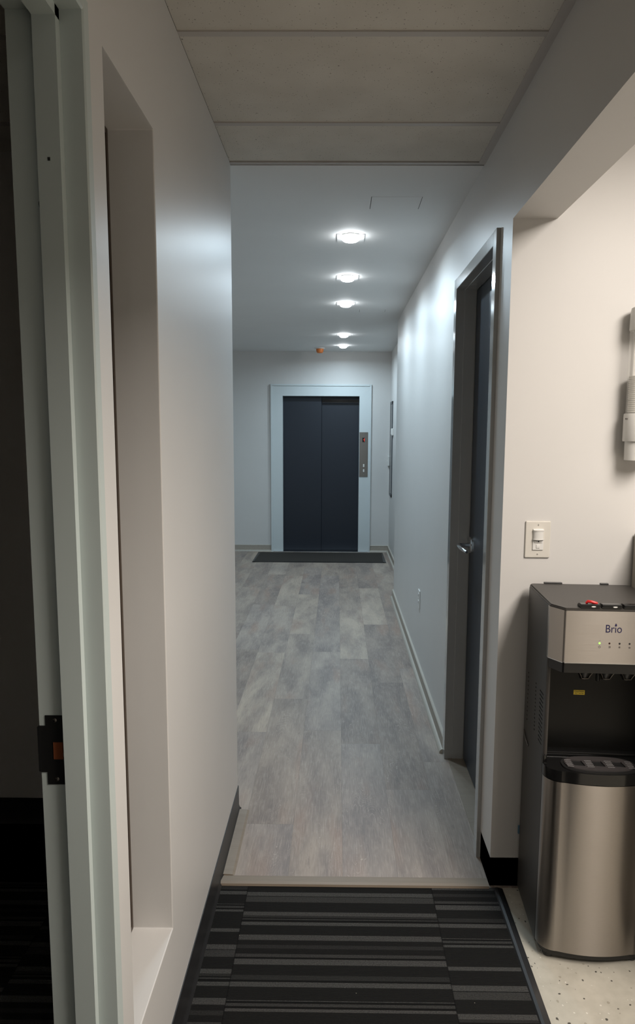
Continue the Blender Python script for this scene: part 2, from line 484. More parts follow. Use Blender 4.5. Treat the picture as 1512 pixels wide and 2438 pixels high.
# cutter into the wall's own frame
bmesh.ops.translate(cut, vec=-Vector(wl.location), verts=cut.verts)
def carve_top(o, cut, **k):
    loc = o.location.copy(); o.location = (0, 0, 0); carve(o, cut, **k); o.location = loc
carve_top(wl, cut, bevel=.0025, seg=3)

wr = structure('wall_right', B(XR, XR2, -2.5, YE, 0, C), WALL, 'right hallway wall with the cooler alcove opening and a grey framed door')
cut = bmesh.new()
box(cut, XR-.1, XR2+.1, -1.9, YA, -.1, ZL)
box(cut, XR-.1, XR2+.1, 2.327, 3.021, -.1, 2.101)
bmesh.ops.translate(cut, vec=-Vector(wr.location), verts=cut.verts)
carve_top(wr, cut)

structure('wall_alcove', B(XR2-.00002, 3.0, YA, YA+.12, 0, C), WALL, 'warm beige wall behind the water cooler and motion switch')
structure('wall_right', B(XF, XF+.13, YE-.002, YF, 0, C), WALL, 'set back right wall beside the elevator lobby')
structure('wall_lobby', B(-3.0, -.5035, 2.47, Y1, 0, C), WALL, 'wall between the unlit room and the lobby')
structure('wall_lobby', B(-3.12, -3.0, -1.6, YF, 0, C), WALL, 'outer left wall of the lobby and dark room')
structure('wall_back', B(-3.1, XL-.118, -1.72, -1.6, 0, C), WALL, 'rear wall of the dark room')
structure('wall_back', B(-.6, 3.1, -2.62, -2.5, 0, C), WALL, 'wall closing the hallway behind the viewer')
structure('wall_alcove', B(3.0, 3.12, -2.5, YA+.12, 0, C), WALL, 'right side wall of the alcove room')

wf = structure('wall_far', B(-3.0, XF+.13, YF, YF+.14, 0, C), WALL, 'far lobby wall around the elevator')
cut = B(-.70, .31, YF-.1, YF+.3, -.1, 1.95)
bmesh.ops.translate(cut, vec=-Vector(wf.location), verts=cut.verts)
carve_top(wf, cut)
structure('wall_far', B(-.9, .5, YF+.16, YF+.2, 0, 2.2), DARK, 'dark shaft wall behind the elevator doors')
structure('wall_closet', B(XR2+.02, XR2+.06, 2.26, 3.1, 0, 2.3), DARK, 'closed wall behind the grey framed door')

# ---------------------------------------------------------------- ceilings
structure('ceiling', B(XL, XR, -2.5, 2.548, C, C+.02), TILE, 'speckled beige suspended ceiling tiles over the near hallway', cat='ceiling')
structure('ceiling', B(-3.0, -.503, -1.6, 2.47, C, C+.02), TILE, 'tiled ceiling of the unlit room', cat='ceiling')
structure('ceiling', B(XR2, 3.0, -2.5, YA, C, C+.02), TILE, 'tiled ceiling over the alcove', cat='ceiling')
cd = structure('ceiling', B(-3.0, XF+.13, 2.590, YF+.1, C, C+.03), CEIL, 'smooth painted drywall ceiling with recessed lights', cat='ceiling')
PANELS = [(.135, .338, 2.920, 3.075), (.172, .371, 5.540, 5.660)]
cut = bmesh.new()
for a, b, c_, d_ in PANELS:
    box(cut, a-.0025, b+.0025, c_-.0008, d_+.0008, C-.1, C+.1)
bmesh.ops.translate(cut, vec=-Vector(cd.location), verts=cut.verts)
carve_top(cd, cut)
structure('ceiling', B(-3.2, 3.2, -2.7, YF+.2, C+.05, C+.09), DARK, 'dark plenum above the ceilings', cat='ceiling')
# grid tees (thin flanges just below the tiles), wall angle, edge angle at the drywall joint
k = 1
for y in (-1.657, -1.170, -.683, -.196, .291, .778, 1.265, 1.752, 2.239):
    t_ = B(XL, XR-.023, y, y+.020, C-.0035, C+.0005)
    structure('trim_%d' % k, t_, TEE, 'metal ceiling grid bar crossing the hallway ceiling', cat='trim'); k += 1
structure('trim_%d' % k, B(XR-.024, XR, -2.5, 2.566, C-.0045, C-.0005), TEE, 'metal wall angle along the right edge of the tiled ceiling', cat='trim'); k += 1
structure('trim_%d' % k, B(XL, XR-.024, 2.551, 2.566, C-.004, C+.001), TEE, 'metal angle where the tiled ceiling ends', cat='trim'); k += 1
bm = bmesh.new()
for x0, x1 in ((XL+.002, -.345), (-.240, -.222), (-.176, -.158), (-.085, -.045), (-.010, XR-.03)):
    box(bm, x0, x1, 2.5725, 2.5755 if x1 < 0 else 2.5740, C-.002, C+.012)
structure('trim_%d' % k, bm, TEE, 'thin chipped metal bead in the gap at the end of the ceiling tiles', cat='trim'); k += 1
for y in (1.766, 2.241, 1.265, .778):
    structure('trim_%d' % k, B(-3.0, -.503, y, y+.02, C-.004, C+.0005), TEE, 'metal ceiling grid bar in the dark room', cat='trim'); k += 1

# ---------------------------------------------------------------- black cove baseboards
cove = [(0, .0), (0, .100), (.0028, .100), (.0034, .020), (.0060, .009), (.0115, .0015), (.0115, 0)]
def base_sweep(path, prof): return sweep(bmesh.new(), path, prof)
tag(obj('baseboard_left', base_sweep([(XL, YJ+.004), (XL, Y1+.003), (XL-.02, Y1+.003)], cove), BASE_BLK, smooth=35), 'black rubber cove base along the left hallway wall', 'baseboard', kind='structure')
# right hand: run from the door casing, round the corner, along the alcove wall
tag(obj('baseboard_right', base_sweep([(.922, YA), (XR, YA), (XR, 2.279)], cove), BASE_BLK, smooth=35), 'black rubber cove base wrapping the corner behind the water cooler', 'baseboard', kind='structure')
tag(obj('baseboard_room', base_sweep([(-3.0, 2.47), (-.503, 2.47)], cove), BASE_BLK, smooth=35), 'black rubber base in the dark room', 'baseboard', kind='structure')

# ---------------------------------------------------------------- washed wood baseboards
wb = [(0, 0), (0, .080), (.006, .080), (.012, .074), (.012, 0)]
shoe = [(.012, 0), (.012, .020), (.018, .019), (.026, .012), (.028, 0)]
def wood_base(name, path, label, rev=False):
    t = empty(name, (path[0][0], path[0][1], 0), label, 'baseboard', kind='structure')
    obj('board', base_sweep(path, wb), WOODY, t)
    obj('shoe_moulding', base_sweep(path, shoe), WOODTOP, t, smooth=50)
    obj('top_bead', base_sweep(path, [(0, .076), (0, .083), (.010, .083), (.0135, .079), (.0135, .075)]), WOODTOP, t)
    return t
wood_base('baseboard_right', [(XR, 3.073), (XR, YE), (XR+.02, YE)][::-1], 'washed wood baseboard along the right wall past the grey framed door')
wood_base('baseboard_far', [(-3.0, YF), (-.806, YF)], 'washed wood baseboard left of the elevator')
wood_base('baseboard_far', [(.400, YF), (XF, YF), (XF, YE+.05)], 'washed wood baseboard turning the corner right of the elevator')

# ---------------------------------------------------------------- floor transitions
tag(obj('trim_20', prism(bmesh.new(), [(2.112, 0), (2.114, .007), (2.125, .009), (2.160, .004), (2.166, 0)], XL+.006, XR-.003, 'x'), WOODX), 'tan wood threshold strip between carpet and plank floor', 'trim', kind='structure')
tag(obj('trim_21', prism(bmesh.new(), [(XL+.004, 0), (XL+.004, .007), (XL+.038, .005), (XL+.046, 0)], 2.164, Y1-.004, 'y'), WOODX), 'tan wood strip along the left base beside the planks', 'trim', kind='structure')
tag(obj('trim_22', prism(bmesh.new(), [(.527, 0), (.530, .005), (.538, .006), (.556, .001), (.556, -.001), (.527, -.001)], -1.9, 2.112, 'y'), BASE_BLK), 'black rubber edge strip between carpet and cream floor', 'trim', kind='structure')

# ---------------------------------------------------------------- left doorway frame (door_1)
d1 = empty('door_1', (XL-.06, YJ, 0), 'pale green grey metal door frame at the left edge with black strike plate', 'door', kind='structure')
def jamb_profile(y_face, sgn):
    # (x, y): sgn=-1 -> face looks toward -Y
    s = .0155*sgn
    return [(-.503, y_face-.02*sgn), (-.503, y_face), (-.457, y_face), (-.457, y_face+s), (-.4215, y_face+s), (-.4215, y_face), (-.3875, y_face), (-.3850, y_face-.0025*sgn), (-.3842, y_face-.02*sgn)]
fj = prism(bmesh.new(), jamb_profile(YJ, -1), 0, ZJ+.02)
bm = fj
prism(bm, jamb_profile(DO0, 1), 0, ZJ+.02)
hd = [(-.503, ZJ+.02), (-.503, ZJ), (-.457, ZJ), (-.457, ZJ-.0155), (-.4215, ZJ-.0155), (-.4215, ZJ), (-.3875, ZJ), (-.385, ZJ+.0025), (-.3842, ZJ+.02)]
prism(bm, hd, DO0, YJ+.001, 'y')
obj('door_frame', bm, FRAME_GREEN, d1)
# strike plate
bm = bmesh.new()
spts = [(-.4925, .897), (-.4615, .897), (-.4615, 1.0205), (-.4925, 1.0205), (-.4925, 1.002), (-.5035, 1.002), (-.5035, .919), (-.4925, .919)]
prism(bm, spts, YJ-.0016, YJ+.0005, 'y')
prism(bm, [(-.5065, .921), (-.5025, .919), (-.5025, 1.002), (-.5065, 1.000)], YJ-.002, YJ+.006, 'y')
sp = obj('strike_plate', bm, BLACK, d1)
cut = B(-.4805, -.4640, YJ-.02, YJ+.02, .942, .973)
bmesh.ops.translate(cut, vec=-Vector(d1.location), verts=cut.verts)
carve(sp, cut)
sp['label'] = 'black strike plate with rectangular latch hole'
obj('latch_box', B(-.4805, -.4640, YJ-.0008, YJ+.0004, .942, .973), BROWN, sp)['label'] = 'brown plastic latch box inside the strike plate'
obj('hole_edge', B(-.4812, -.4803, YJ-.0022, YJ-.0004, .943, .972), CHROME, sp)
for z in (1.0118, .9065):
    bm = lathe(bmesh.new(), [(0, -.0026), (.0022, -.0024), (.0040, -.0016), (.0042, .0)], (-.4765, YJ, z), 'y', 20)
    sc = obj('screw', bm, PANELSTEEL, sp, smooth=40)
    bm = bmesh.new()
    for a in (R(40), R(130)):
        r_ = bmesh.ops.create_cube(bm, size=1)['verts']
        for v in r_:
            p = Vector((v.co.x*.0048, v.co.y*.0006, v.co.z*.0009)); p.rotate(Matrix.Rotation(a, 3, 'Y')); v.co = p+Vector((-.4765, YJ-.0027, z))
    obj('cross_slot', bm, CHROME, sc)
for z in (.955, 1.845):
    obj('rubber_silencer', lathe(bmesh.new(), [(0, -.003), (.0055, -.0028), (.0065, 0)], (-.4572, YJ-.006, z), 'x', 16), plain('grey_rubber', (.12, .13, .13), .5), d1, smooth=40)
obj('screw_hole', B(-.4415, -.4375, YJ-.0159, YJ-.0150, 1.906, 1.911), DARK, d1)

# ---------------------------------------------------------------- narrow sidelight window in the left wall recess
w1 = empty('window_1', (-.49, (NX0+NX1)/2, .3188), 'tall narrow sidelight window set deep in the left wall', 'window', kind='structure')
bm = bmesh.new()
for a in ((NX0, NX0+.012, .3188, 2.1193), (NX1-.012, NX1, .3188, 2.1193), (NX0+.012, NX1-.012, .3188, .3308), (NX0+.012, NX1-.012, 2.1073, 2.1193)): box(bm, -.500, -.480, *a)
obj('window_frame', bm, plain('bronze_window_frame', (.045, .028, .016), .45), w1)
gm_, gnt_, gbs_ = nodes_of('sidelight_glass'); gbs_.inputs['Base Color'].default_value = (.9, .93, .92, 1); gbs_.inputs['Roughness'].default_value = .03
gbs_.inputs['Transmission Weight'].default_value = 1; gbs_.inputs['IOR'].default_value = 1.45
obj('pane', B(-.493, -.488, NX0+.010, NX1-.010, .3288, 2.1093), gm_, w1)

# ---------------------------------------------------------------- right door (door_2)
d2 = empty('door_2', (XR, 2.65, 0), 'tall dark navy door in a glossy grey metal frame on the right wall', 'door', kind='structure')
XC = .5025
bm = bmesh.new()
o0, o1, i0, i1, zt, zi = 2.282, 3.070, 2.330, 3.018, 2.143, 2.098
c_ = .0014
def casing(o, i, sg, out):
    # (distance along the wall, x): rounded face, lining with a thin raised stop, sg = direction from opening to casing
    return [(o, XR+.0005), (o, XC+c_), (o-sg*c_, XC), (i+sg*c_, XC), (i, XC+c_), (i, .5385), (i-sg*.003, .5392), (i-sg*.003, .5875), (i, .5880), (i, .640), (i+sg*.004, .640), (i+sg*.004, XR+.0005)]
prism(bm, [(x, y) for y, x in casing(o0, i0, -1, 0)], 0, zt)
prism(bm, [(x, y) for y, x in casing(o1, i1, 1, 0)], 0, zt)
prism(bm, [(x, z) for z, x in casing(zt, zi, 1, 0)], i0-.0002, i1+.0002, 'y')
fr = obj('door_frame', bm, FRAME_GREY, d2)
leaf = obj('door_leaf', B(.590, .632, i0+.003, i1-.003, .006, zi-.004, bev=.001), DOOR_NAVY, d2)
obj('threshold', B(.520, .600, i0, i1, 0, .003), WOODX, d2)
hb = lathe(bmesh.new(), [(0, -.012), (.030, -.012), (.0355, -.009), (.0365, 0)], (.590, 2.958, 1.010), 'x', 36)
hd_ = obj('door_handle', hb, CHROME, leaf, smooth=35); hd_['label'] = 'satin chrome lever handle'
pts = [(.580, 2.958, 1.010), (.560, 2.958, 1.010), (.542, 2.958, 1.010), (.533, 2.955, 1.010), (.528, 2.944, 1.010), (.526, 2.92, 1.010), (.528, 2.87, 1.0095), (.533, 2.83, 1.008), (.538, 2.806, 1.006)]
obj('lever', tube(bmesh.new(), pts, [.0115, .0095, .009, .009, .009, .0088, .0085, .008, .006], 16), CHROME, hd_, smooth=60)

# ---------------------------------------------------------------- elevator
el = empty('elevator', (-.2, YF, 0), 'elevator with two navy sliding doors in a pale blue grey frame at the far end', 'elevator')
bm = bmesh.new()
EX0, EX1, EZ = -.790, .394, 2.034
ox0, ox1, oz = -.664, .268, 1.911
yf = YF-.018
box(bm, EX0, ox0, yf, YF+.10, 0, EZ); box(bm, ox1, EX1, yf, YF+.10, 0, EZ); box(bm, ox0, ox1, yf, YF+.10, oz, EZ)
obj('door_frame', bm, ELEV_FRAME, el)
bm = bmesh.new()
for a in ((EX0-.018, EX0+.002, yf-.010, YF, 0, EZ+.018), (EX1-.002, EX1+.018, yf-.010, YF, 0, EZ+.018), (EX0, EX1, yf-.010, YF, EZ-.002, EZ+.018)): box(bm, *a)
obj('frame_bead', bm, ELEV_FRAME, el)
obj('sliding_door', B(-.690, -.1915, YF+.058, YF+.088, .008, 1.94, bev=.002), ELEV_NAVY, el)
obj('sliding_door', B(-.190, .295, YF+.072, YF+.102, .008, 1.94, bev=.002), ELEV_NAVY, el)
hs = obj('header_strip', B(-.185, ox1-.001, YF+.045, YF+.071, 1.832, 1.875), GLOSSBLK, el)
bmh = bmesh.new(); box(bmh, -.185, ox1-.001, YF+.043, YF+.046, 1.829, 1.834)
obj('header_lip', bmh, ELEV_NAVY, el)
obj('sill', B(EX0+.01, EX1-.01, yf-.02, YF+.11, 0, .006), CHROME, el)
cp = obj('call_panel', B(.272, .376, yf-.006, yf+.001, .936, 1.479, bev=.0015), PANELSTEEL, el)
cp['label'] = 'brushed steel call panel with red floor display'
dsp = obj('floor_display', B(.308, .338, yf-.0085, yf-.005, 1.360, 1.412), GLOSSBLK, cp)
bm = bmesh.new()
for a in ((.330, .3335, 1.366, 1.386), (.330, .3335, 1.388, 1.406), (.320, .330, 1.385, 1.389)): box(bm, a[0], a[1], yf-.0095, yf-.0083, a[2], a[3])
obj('display_digit', bm, emitter('red_display', (.9, .06, .05), .35), dsp)
for z in (1.082, 1.064, 1.020, 1.004):
    obj('call_button', lathe(bmesh.new(), [(0, -.004), (.0085, -.003), (.010, .0)], (.327, yf-.006, z), 'y', 20), WHITE, cp, smooth=40)
for z in (1.462, .962):
    obj('screw', lathe(bmesh.new(), [(0, -.002), (.004, -.0015), (.005, .0)], (.327, yf-.006, z), 'y', 14), CHROME, cp, smooth=40)

# mat
t = tag(obj('floor_mat', prism(bmesh.new(), [(-.945, 7.745), (.535, 7.745), (.553, 8.345), (-.930, 8.345)], .002, .008), MATM), 'dark brown ribbed entrance mat lying in front of the elevator', 'mat')
mb = bmesh.new()
for a in ((-.960, .550, 7.728, 7.746), (-.960, .566, 8.344, 8.362), (-.962, -.930, 7.728, 8.362), (.535, .568, 7.728, 8.362)): box(mb, a[0], a[1], a[2], a[3], 0.0005, .006)
e_ = obj('rubber_edge', mb, BASE_BLK, t)

# ---------------------------------------------------------------- lobby side wall fittings
t = empty('wall_panel', (XF, 8.2, .72), 'tall narrow dark framed panel on the right side wall beside the elevator', 'panel')
bm = bmesh.new()
for a in ((8.06, 8.375, 1.805, 1.84), (8.06, 8.375, .72, .755), (8.06, 8.09, .72, 1.84), (8.345, 8.375, .72, 1.84)): box(bm, XF-.009, XF, a[0], a[1], a[2], a[3])
obj('frame', bm, plain('dark_frame', (.05, .055, .065), .4), t)
obj('panel_face', B(XF-.007, XF, 8.09, 8.345, .755, 1.805), plain('dark_panel_face', (.02, .024, .03), .2), t)
t = empty('light_switch', (XF, 8.41, 1.075), 'white light switch plate near the elevator corner of the side wall', 'light switch')
obj('switch_plate', B(XF-.027, XF, 8.385, 8.445, 1.072, 1.192, bev=.004), WHITE, t)
obj('toggle', B(XF-.034, XF-.026, 8.41, 8.42, 1.12, 1.145, bev=.002), WHITE, t)
t = empty('thermostat', (XF, 7.98, 1.44), 'small white wall box high beside the dark framed panel', 'thermostat')
obj('casing', B(XF-.022, XF, 7.945, 8.035, 1.445, 1.525, bev=.004), WHITE, t)
obj('cover', B(XF-.026, XF-.021, 7.955, 8.025, 1.455, 1.515, bev=.002), WHITE, t)

# outlet on the right wall
t = empty('wall_outlet', (XR, 4.16, .41), 'white electrical outlet low on the right hallway wall', 'outlet')
obj('cover_plate', B(XR-.006, XR, 4.128, 4.198, .412, .526, bev=.002), WHITE, t)
for z in (.447, .491):
    rc = obj('receptacle', B(XR-.008, XR-.005, 4.146, 4.180, z-.015, z+.015, bev=.0012), WHITE, t)
    bm = bmesh.new(); box(bm, XR-.0084, XR-.0078, 4.154, 4.156, z-.004, z+.006); box(bm, XR-.0084, XR-.0078, 4.168, 4.170, z-.004, z+.006)
    obj('slot', bm, DARK, rc)

# ---------------------------------------------------------------- ceiling lights
LENS = emitter('led_lens', (.93, .97, 1.0), 14)
spots = [(.060, 3.480), (.058, 4.375), (.058, 5.262), (.060, 6.950), (.062, 7.830)]
names_ = ['round ceiling light nearest the viewer, closest to the tiled ceiling', 'second round ceiling light from the tiled ceiling',
          'third round ceiling light, middle one of the row', 'fourth round ceiling light, second last before the elevator', 'round ceiling light nearest the elevator, last of the row']
lt = None
for i, (x, y) in enumerate(spots):
    if i == 0:
        lt = empty('ceiling_light', (x, y, C), names_[0], 'ceiling light', 'round lights in a row on the drywall ceiling')
        obj('mounting_plate', B(x-.067, x+.067, y-.030, y+.105, C-.0022, C+.0005), CEIL, lt)
        obj('trim_ring', lathe(bmesh.new(), [(.0, -.004), (.049, -.004), (.0505, -.001), (.0505, 0), (0, 0)], (x, y, C), 'z', 40), WHITE, lt, smooth=40)
        obj('lens', lathe(bmesh.new(), [(.0445, -.003), (.0445, -.010), (.041, -.020), (.033, -.0265), (.020, -.030), (0, -.031)], (x, y, C), 'z', 40), LENS, lt, smooth=70)
        al = area_light('lamp', (x, y, C-.033), .085, .085, LED_WATTS, LED_COL, 'DISK', 168, lt)
    else:
        o = copy_tree(lt); o.location = (x, y, C); o['label'] = names_[i]
# access panels
for i, (a, b, c_, d_) in enumerate(PANELS):
    t = tag(obj('access_panel', B(a, b, c_, d_, C-.0004, C+.012), CEIL), ['flush ceiling access panel nearest the tiled ceiling', 'small flush ceiling access panel further down, right of the third light'][i], 'access panel')
# sprinkler / detector with an orange cover
t = empty('smoke_detector', (-.205, 8.10, C), 'ceiling detector with an orange dust cap above the elevator', 'smoke detector')
obj('base_plate', lathe(bmesh.new(), [(0, -.010), (.052, -.010), (.060, -.004), (.060, 0), (0, 0)], (-.205, 8.10, C), 'z', 32), WHITE, t, smooth=40)
obj('dust_cap', lathe(bmesh.new(), [(.043, -.010), (.042, -.030), (.036, -.050), (.026, -.056), (0, -.056)], (-.205, 8.10, C), 'z', 32), ORANGE, t, smooth=45)['label'] = 'orange dust cap'

# room lamps that stand outside the picture: troffers in the alcove room, the lobby (an added one) and the hall behind
def troffer(x, y, sx, sy, watts, color, label):
    t = empty('troffer_light', (x, y, C), label, 'ceiling light')
    bm = bmesh.new()
    for a in ((x-sx/2-.02, x+sx/2+.02, y-sy/2-.02, y-sy/2), (x-sx/2-.02, x+sx/2+.02, y+sy/2, y+sy/2+.02), (x-sx/2-.02, x-sx/2, y-sy/2, y+sy/2), (x+sx/2, x+sx/2+.02, y-sy/2, y+sy/2)):
        box(bm, a[0], a[1], a[2], a[3], C-.006, C)
    obj('housing', bm, WHITE, t)
    obj('diffuser', B(x-sx/2, x+sx/2, y-sy/2, y+sy/2, C-.003, C), emitter('diffuser_'+label.split()[0], color, 1.5), t)
    area_light('lamp', (x, y, C-.008), sx, sy, watts, color, 'RECTANGLE', 180, t)
troffer(1.25, .50, .60, 1.5, ALCOVE_WATTS, ALCOVE_COL, 'square ceiling light in the alcove room')
troffer(-1.7, 5.6, .3, .3, LOBBY_WATTS, LED_COL, 'lobby ceiling light added out of view to the left')  # added lamp, unseen, to help light the far lobby wall
t = empty('ceiling_light', (.06, -1.2, C), 'round hallway ceiling light behind the viewer', 'ceiling light')
obj('trim_ring', lathe(bmesh.new(), [(.0, -.004), (.085, -.004), (.090, -.001), (.090, 0), (0, 0)], (.06, -1.2, C), 'z', 40), WHITE, t, smooth=40)
area_light('lamp', (.06, -1.2, C-.008), .14, .14, HALL_WATTS, HALL_COL, 'DISK', 180, t)

# ---------------------------------------------------------------- motion sensor switch
ys = YA
t = empty('motion_sensor_switch', (.626, ys, 1.11), 'ivory wall plate with a motion sensor light switch above the water cooler', 'light switch')
obj('wall_plate', B(.588, .666, ys-.006, ys, 1.110, 1.226, bev=.003, seg=3), IVORY, t)
bd = obj('sensor_body', B(.6105, .6440, ys-.0095, ys-.005, 1.135, 1.2015, bev=.0015), WHITE, t)
bm = bmesh.new()
n = 14; pr = []
for i in range(n+1):
    a = math.pi*i/n; pr.append((.6272-.0160*math.cos(a), ys-.009-.011*math.sin(a)))
prism(bm, pr, 1.1705, 1.1955)
obj('sensor_lens', bm, WHITE, bd, smooth=30)
bm = bmesh.new(); prism(bm, [(p[0]+(p[0]-.6272)*.08, p[1]-(.0012 if 0 < i < n else 0)) for i, p in enumerate(pr)], 1.1955, 1.1985)
obj('lens_rim', bm, WHITE, bd, smooth=30)
bm = bmesh.new(); prism(bm, [(p[0]+(p[0]-.6272)*.08, p[1]-(.0012 if 0 < i < n else 0)) for i, p in enumerate(pr)], 1.1680, 1.1705)
obj('lens_rim', bm, WHITE, bd, smooth=30)
obj('indicator', lathe(bmesh.new(), [(0, -.0015), (.0016, -.0012), (.002, 0)], (.628, ys-.0115, 1.1625), 'y', 14), DARK, bd)
obj('indicator_recess', B(.6150, .6405, ys-.0115, ys-.009, 1.1585, 1.1665, bev=.001), WHITE, bd)
obj('push_button', B(.6215, .6325, ys-.0115, ys-.009, 1.1415, 1.1520, bev=.0008), WHITE, bd)
for z in (1.2145, 1.1225):
    s_ = obj('screw', lathe(bmesh.new(), [(0, -.0018), (.0022, -.0015), (.0030, 0)], (.6275, ys-.006, z), 'y', 16), IVORY, t, smooth=40)
    obj('slot', B(.6270, .6280, ys-.0082, ys-.0074, z-.0024, z+.0024), GREYINK, s_)

# ---------------------------------------------------------------- cabinet right of the cooler (only its side edge shows)
CABM = paint('taupe_cabinet_enamel', (.36, .33, .28), .5, .05)
t = empty('storage_cabinet', (1.19, 1.85, 0), 'taupe cabinet at the right edge, standing beside the water cooler', 'cabinet')
obj('carcass', B(.924, 1.456, 1.60, 2.122, .06, 1.190, bev=.003), CABM, t)
obj('plinth', B(.94, 1.44, 1.62, 2.115, 0, .06), BLACK, t)
for x0, x1, hx in ((.927, 1.188, 1.168), (1.192, 1.453, 1.212)):
    dr = obj('door', B(x0, x1, 1.582, 1.599, .066, 1.185, bev=.002), CABM, t)
    obj('handle', tube(bmesh.new(), [(hx, 1.580, .70), (hx, 1.560, .70), (hx, 1.560, .82), (hx, 1.580, .82)], .005, 10), CHROME, dr, smooth=60)

# ---------------------------------------------------------------- cup dispenser on the alcove wall
DX, DY = .9020, 2.080
t = empty('cup_dispenser', (DX, DY, 1.418), 'white tubular paper cup dispenser hanging on the wall at the right edge above the cooler', 'cup dispenser')
m_, nt_, bs_ = nodes_of('clear_frosted_tube'); bs_.inputs['Base Color'].default_value = (.95, .94, .90, 1); bs_.inputs['Roughness'].default_value = .08
bs_.inputs['Alpha'].default_value = .16
obj('collar', lathe(bmesh.new(), [(.0415, 1.474), (.0440, 1.474), (.0450, 1.476), (.0450, 1.552), (.0440, 1.556), (.0415, 1.556), (.0415, 1.474)], (DX, DY, 0), 'z', 48), WHITE, t, smooth=40)
obj('lower_sleeve', lathe(bmesh.new(), [(.0365, 1.478), (.0355, 1.420), (.0375, 1.418), (.0385, 1.478), (.0365, 1.478)], (DX, DY, 0), 'z', 48), WHITE, t, smooth=40)
obj('latch_notch', B(DX-.0458, DX-.040, DY-.016, DY-.006, 1.5385, 1.5425), GREYINK, t)
obj('tube', lathe(bmesh.new(), [(.0412, 1.50), (.0412, 1.83), (.0400, 1.83), (.0400, 1.50), (.0412, 1.50)], (DX, DY, 0), 'z', 48), m_, t, smooth=40)
obj('cap', lathe(bmesh.new(), [(.0412, 1.798), (.0425, 1.800), (.0415, 1.850), (.0395, 1.862), (.030, 1.868), (0, 1.870), (0, 1.835), (.0402, 1.830), (.0412, 1.798)], (DX, DY, 0), 'z', 48), WHITE, t, smooth=40)
obj('back_bracket', B(DX-.014, DX+.014, DY+.036, YA, 1.44, 1.85, bev=.002), WHITE, t)
cup0 = None; NC = 19
for i in range(NC):
    z = 1.4790+i*.0057
    if i == 0:
        bm = lathe(bmesh.new(), [(0, .004), (.0235, .004), (.0235, 0), (.0245, 0), (.0340, .081), (.0362, .0812), (.0366, .083), (.0358, .0848), (.0336, .084), (.0238, .006), (0, .006)], (DX, DY, z), 'z', 40)
        cup0 = obj('paper_cup', bm, PAPER, None, smooth=40, origin=(DX, DY, z)); o = cup0
    else:
        o = cup0.copy(); col.objects.link(o); o.location = (DX, DY, z)
    lb = 'white paper cup nested in the wall dispenser stack, only its rim showing'
    if i == NC-1: lb = 'topmost white paper cup of the stack in the wall dispenser'
    if i == 0: lb = 'lowest white paper cup of the stack, just above the dispenser collar'
    tag(o, lb, 'cup', 'paper cups in the wall dispenser')

# ---------------------------------------------------------------- water cooler
wc = empty('water_cooler', (.5835, 1.800, 0), 'stainless and black bottom-load water cooler standing in the alcove at the right', 'water cooler', rz=R(-3))
WD, DP = .305, .300
def L(name, bm, m, parent=wc, smooth=None): return obj(name, bm, m, parent, local=True, smooth=smooth)
# cabinet shell with recess and side vents
bm = B(0, WD, .046, DP, .022, 1.028, bev=.006, seg=3)
body = L('cabinet', bm, CHARCOAL)
cut = bmesh.new()
box(cut, .010, WD-.010, -.1, .130, .572, .868, bev=.004)
for c0, c1, z0, z1, n in ((.252, .260, .612, .762, 12), (.156, .164, .622, .764, 13), (.072, .112, .616, .763, 13)):
    for i in range(n):
        z = z0+(z1-z0)*i/(n-1)
        box(cut, -.02, .0045, c0, c1, z-.0022, z+.0022)
carve(body, cut)
L('back_splash', B(.011, WD-.011, .124, .132, .573, .868), SPLASH)
for x in (.0102, WD-.0112):
    L('recess_liner', B(x, x+.001, .048, .126, .575, .862), SPLASH)
# top cover
def outline(front=0.0, ch=.030, dep=.044, inset=0.0, back=DP, rb=.012):
    a = inset
    pts = [(a, dep+a*.4)]
    # chamfer to the front with a small rounded corner
    for t_ in (.0, .35, .7, 1):
        x = ch-.004+.007*t_; y = front+a+.0042*(1-t_)**2
        pts.append((x+a*.3, y))
    pts += [(WD-p[0], p[1]) for p in reversed(pts)]
    return pts
top = outline()+[(WD, DP-.012), (WD-.004, DP-.004), (WD-.014, DP), (.014, DP), (.004, DP-.004), (0, DP-.012)]
bm = prism(bmesh.new(), [(min(max(x, .0), WD), y) for x, y in top], 1.028, 1.0345)
bmesh.ops.bevel(bm, geom=[e for e in bm.edges if all(abs(v.co.z-1.0345) < 1e-5 for v in e.verts)], offset=.0028, segments=2, affect='EDGES')
L('top_cover', bm, CHARCOAL)
for x0, x1 in ((.045, .100), (.215, .240)):
    L('rear_tab', B(x0, x1, DP-.004, DP+.006, 1.020, 1.0385, bev=.001), BLACK)
# stainless head panel
bm = prism(bmesh.new(), outline()+[(WD, .062), (0, .062)], .884, 1.0275)
L('head_panel', bm, STEEL, smooth=25)['label'] = 'brushed stainless head panel with logo and lights'
hp = [o for o in wc.children if o.name.startswith('head_panel')][0]
L('head_seam', prism(bmesh.new(), outline(inset=-.0004)+[(WD, .058), (0, .058)], .8825, .8845), CHROME)
L('chin', prism(bmesh.new(), outline(inset=.003)+[(WD-.003, .10), (.003, .10)], .855, .883), GLOSSBLK)
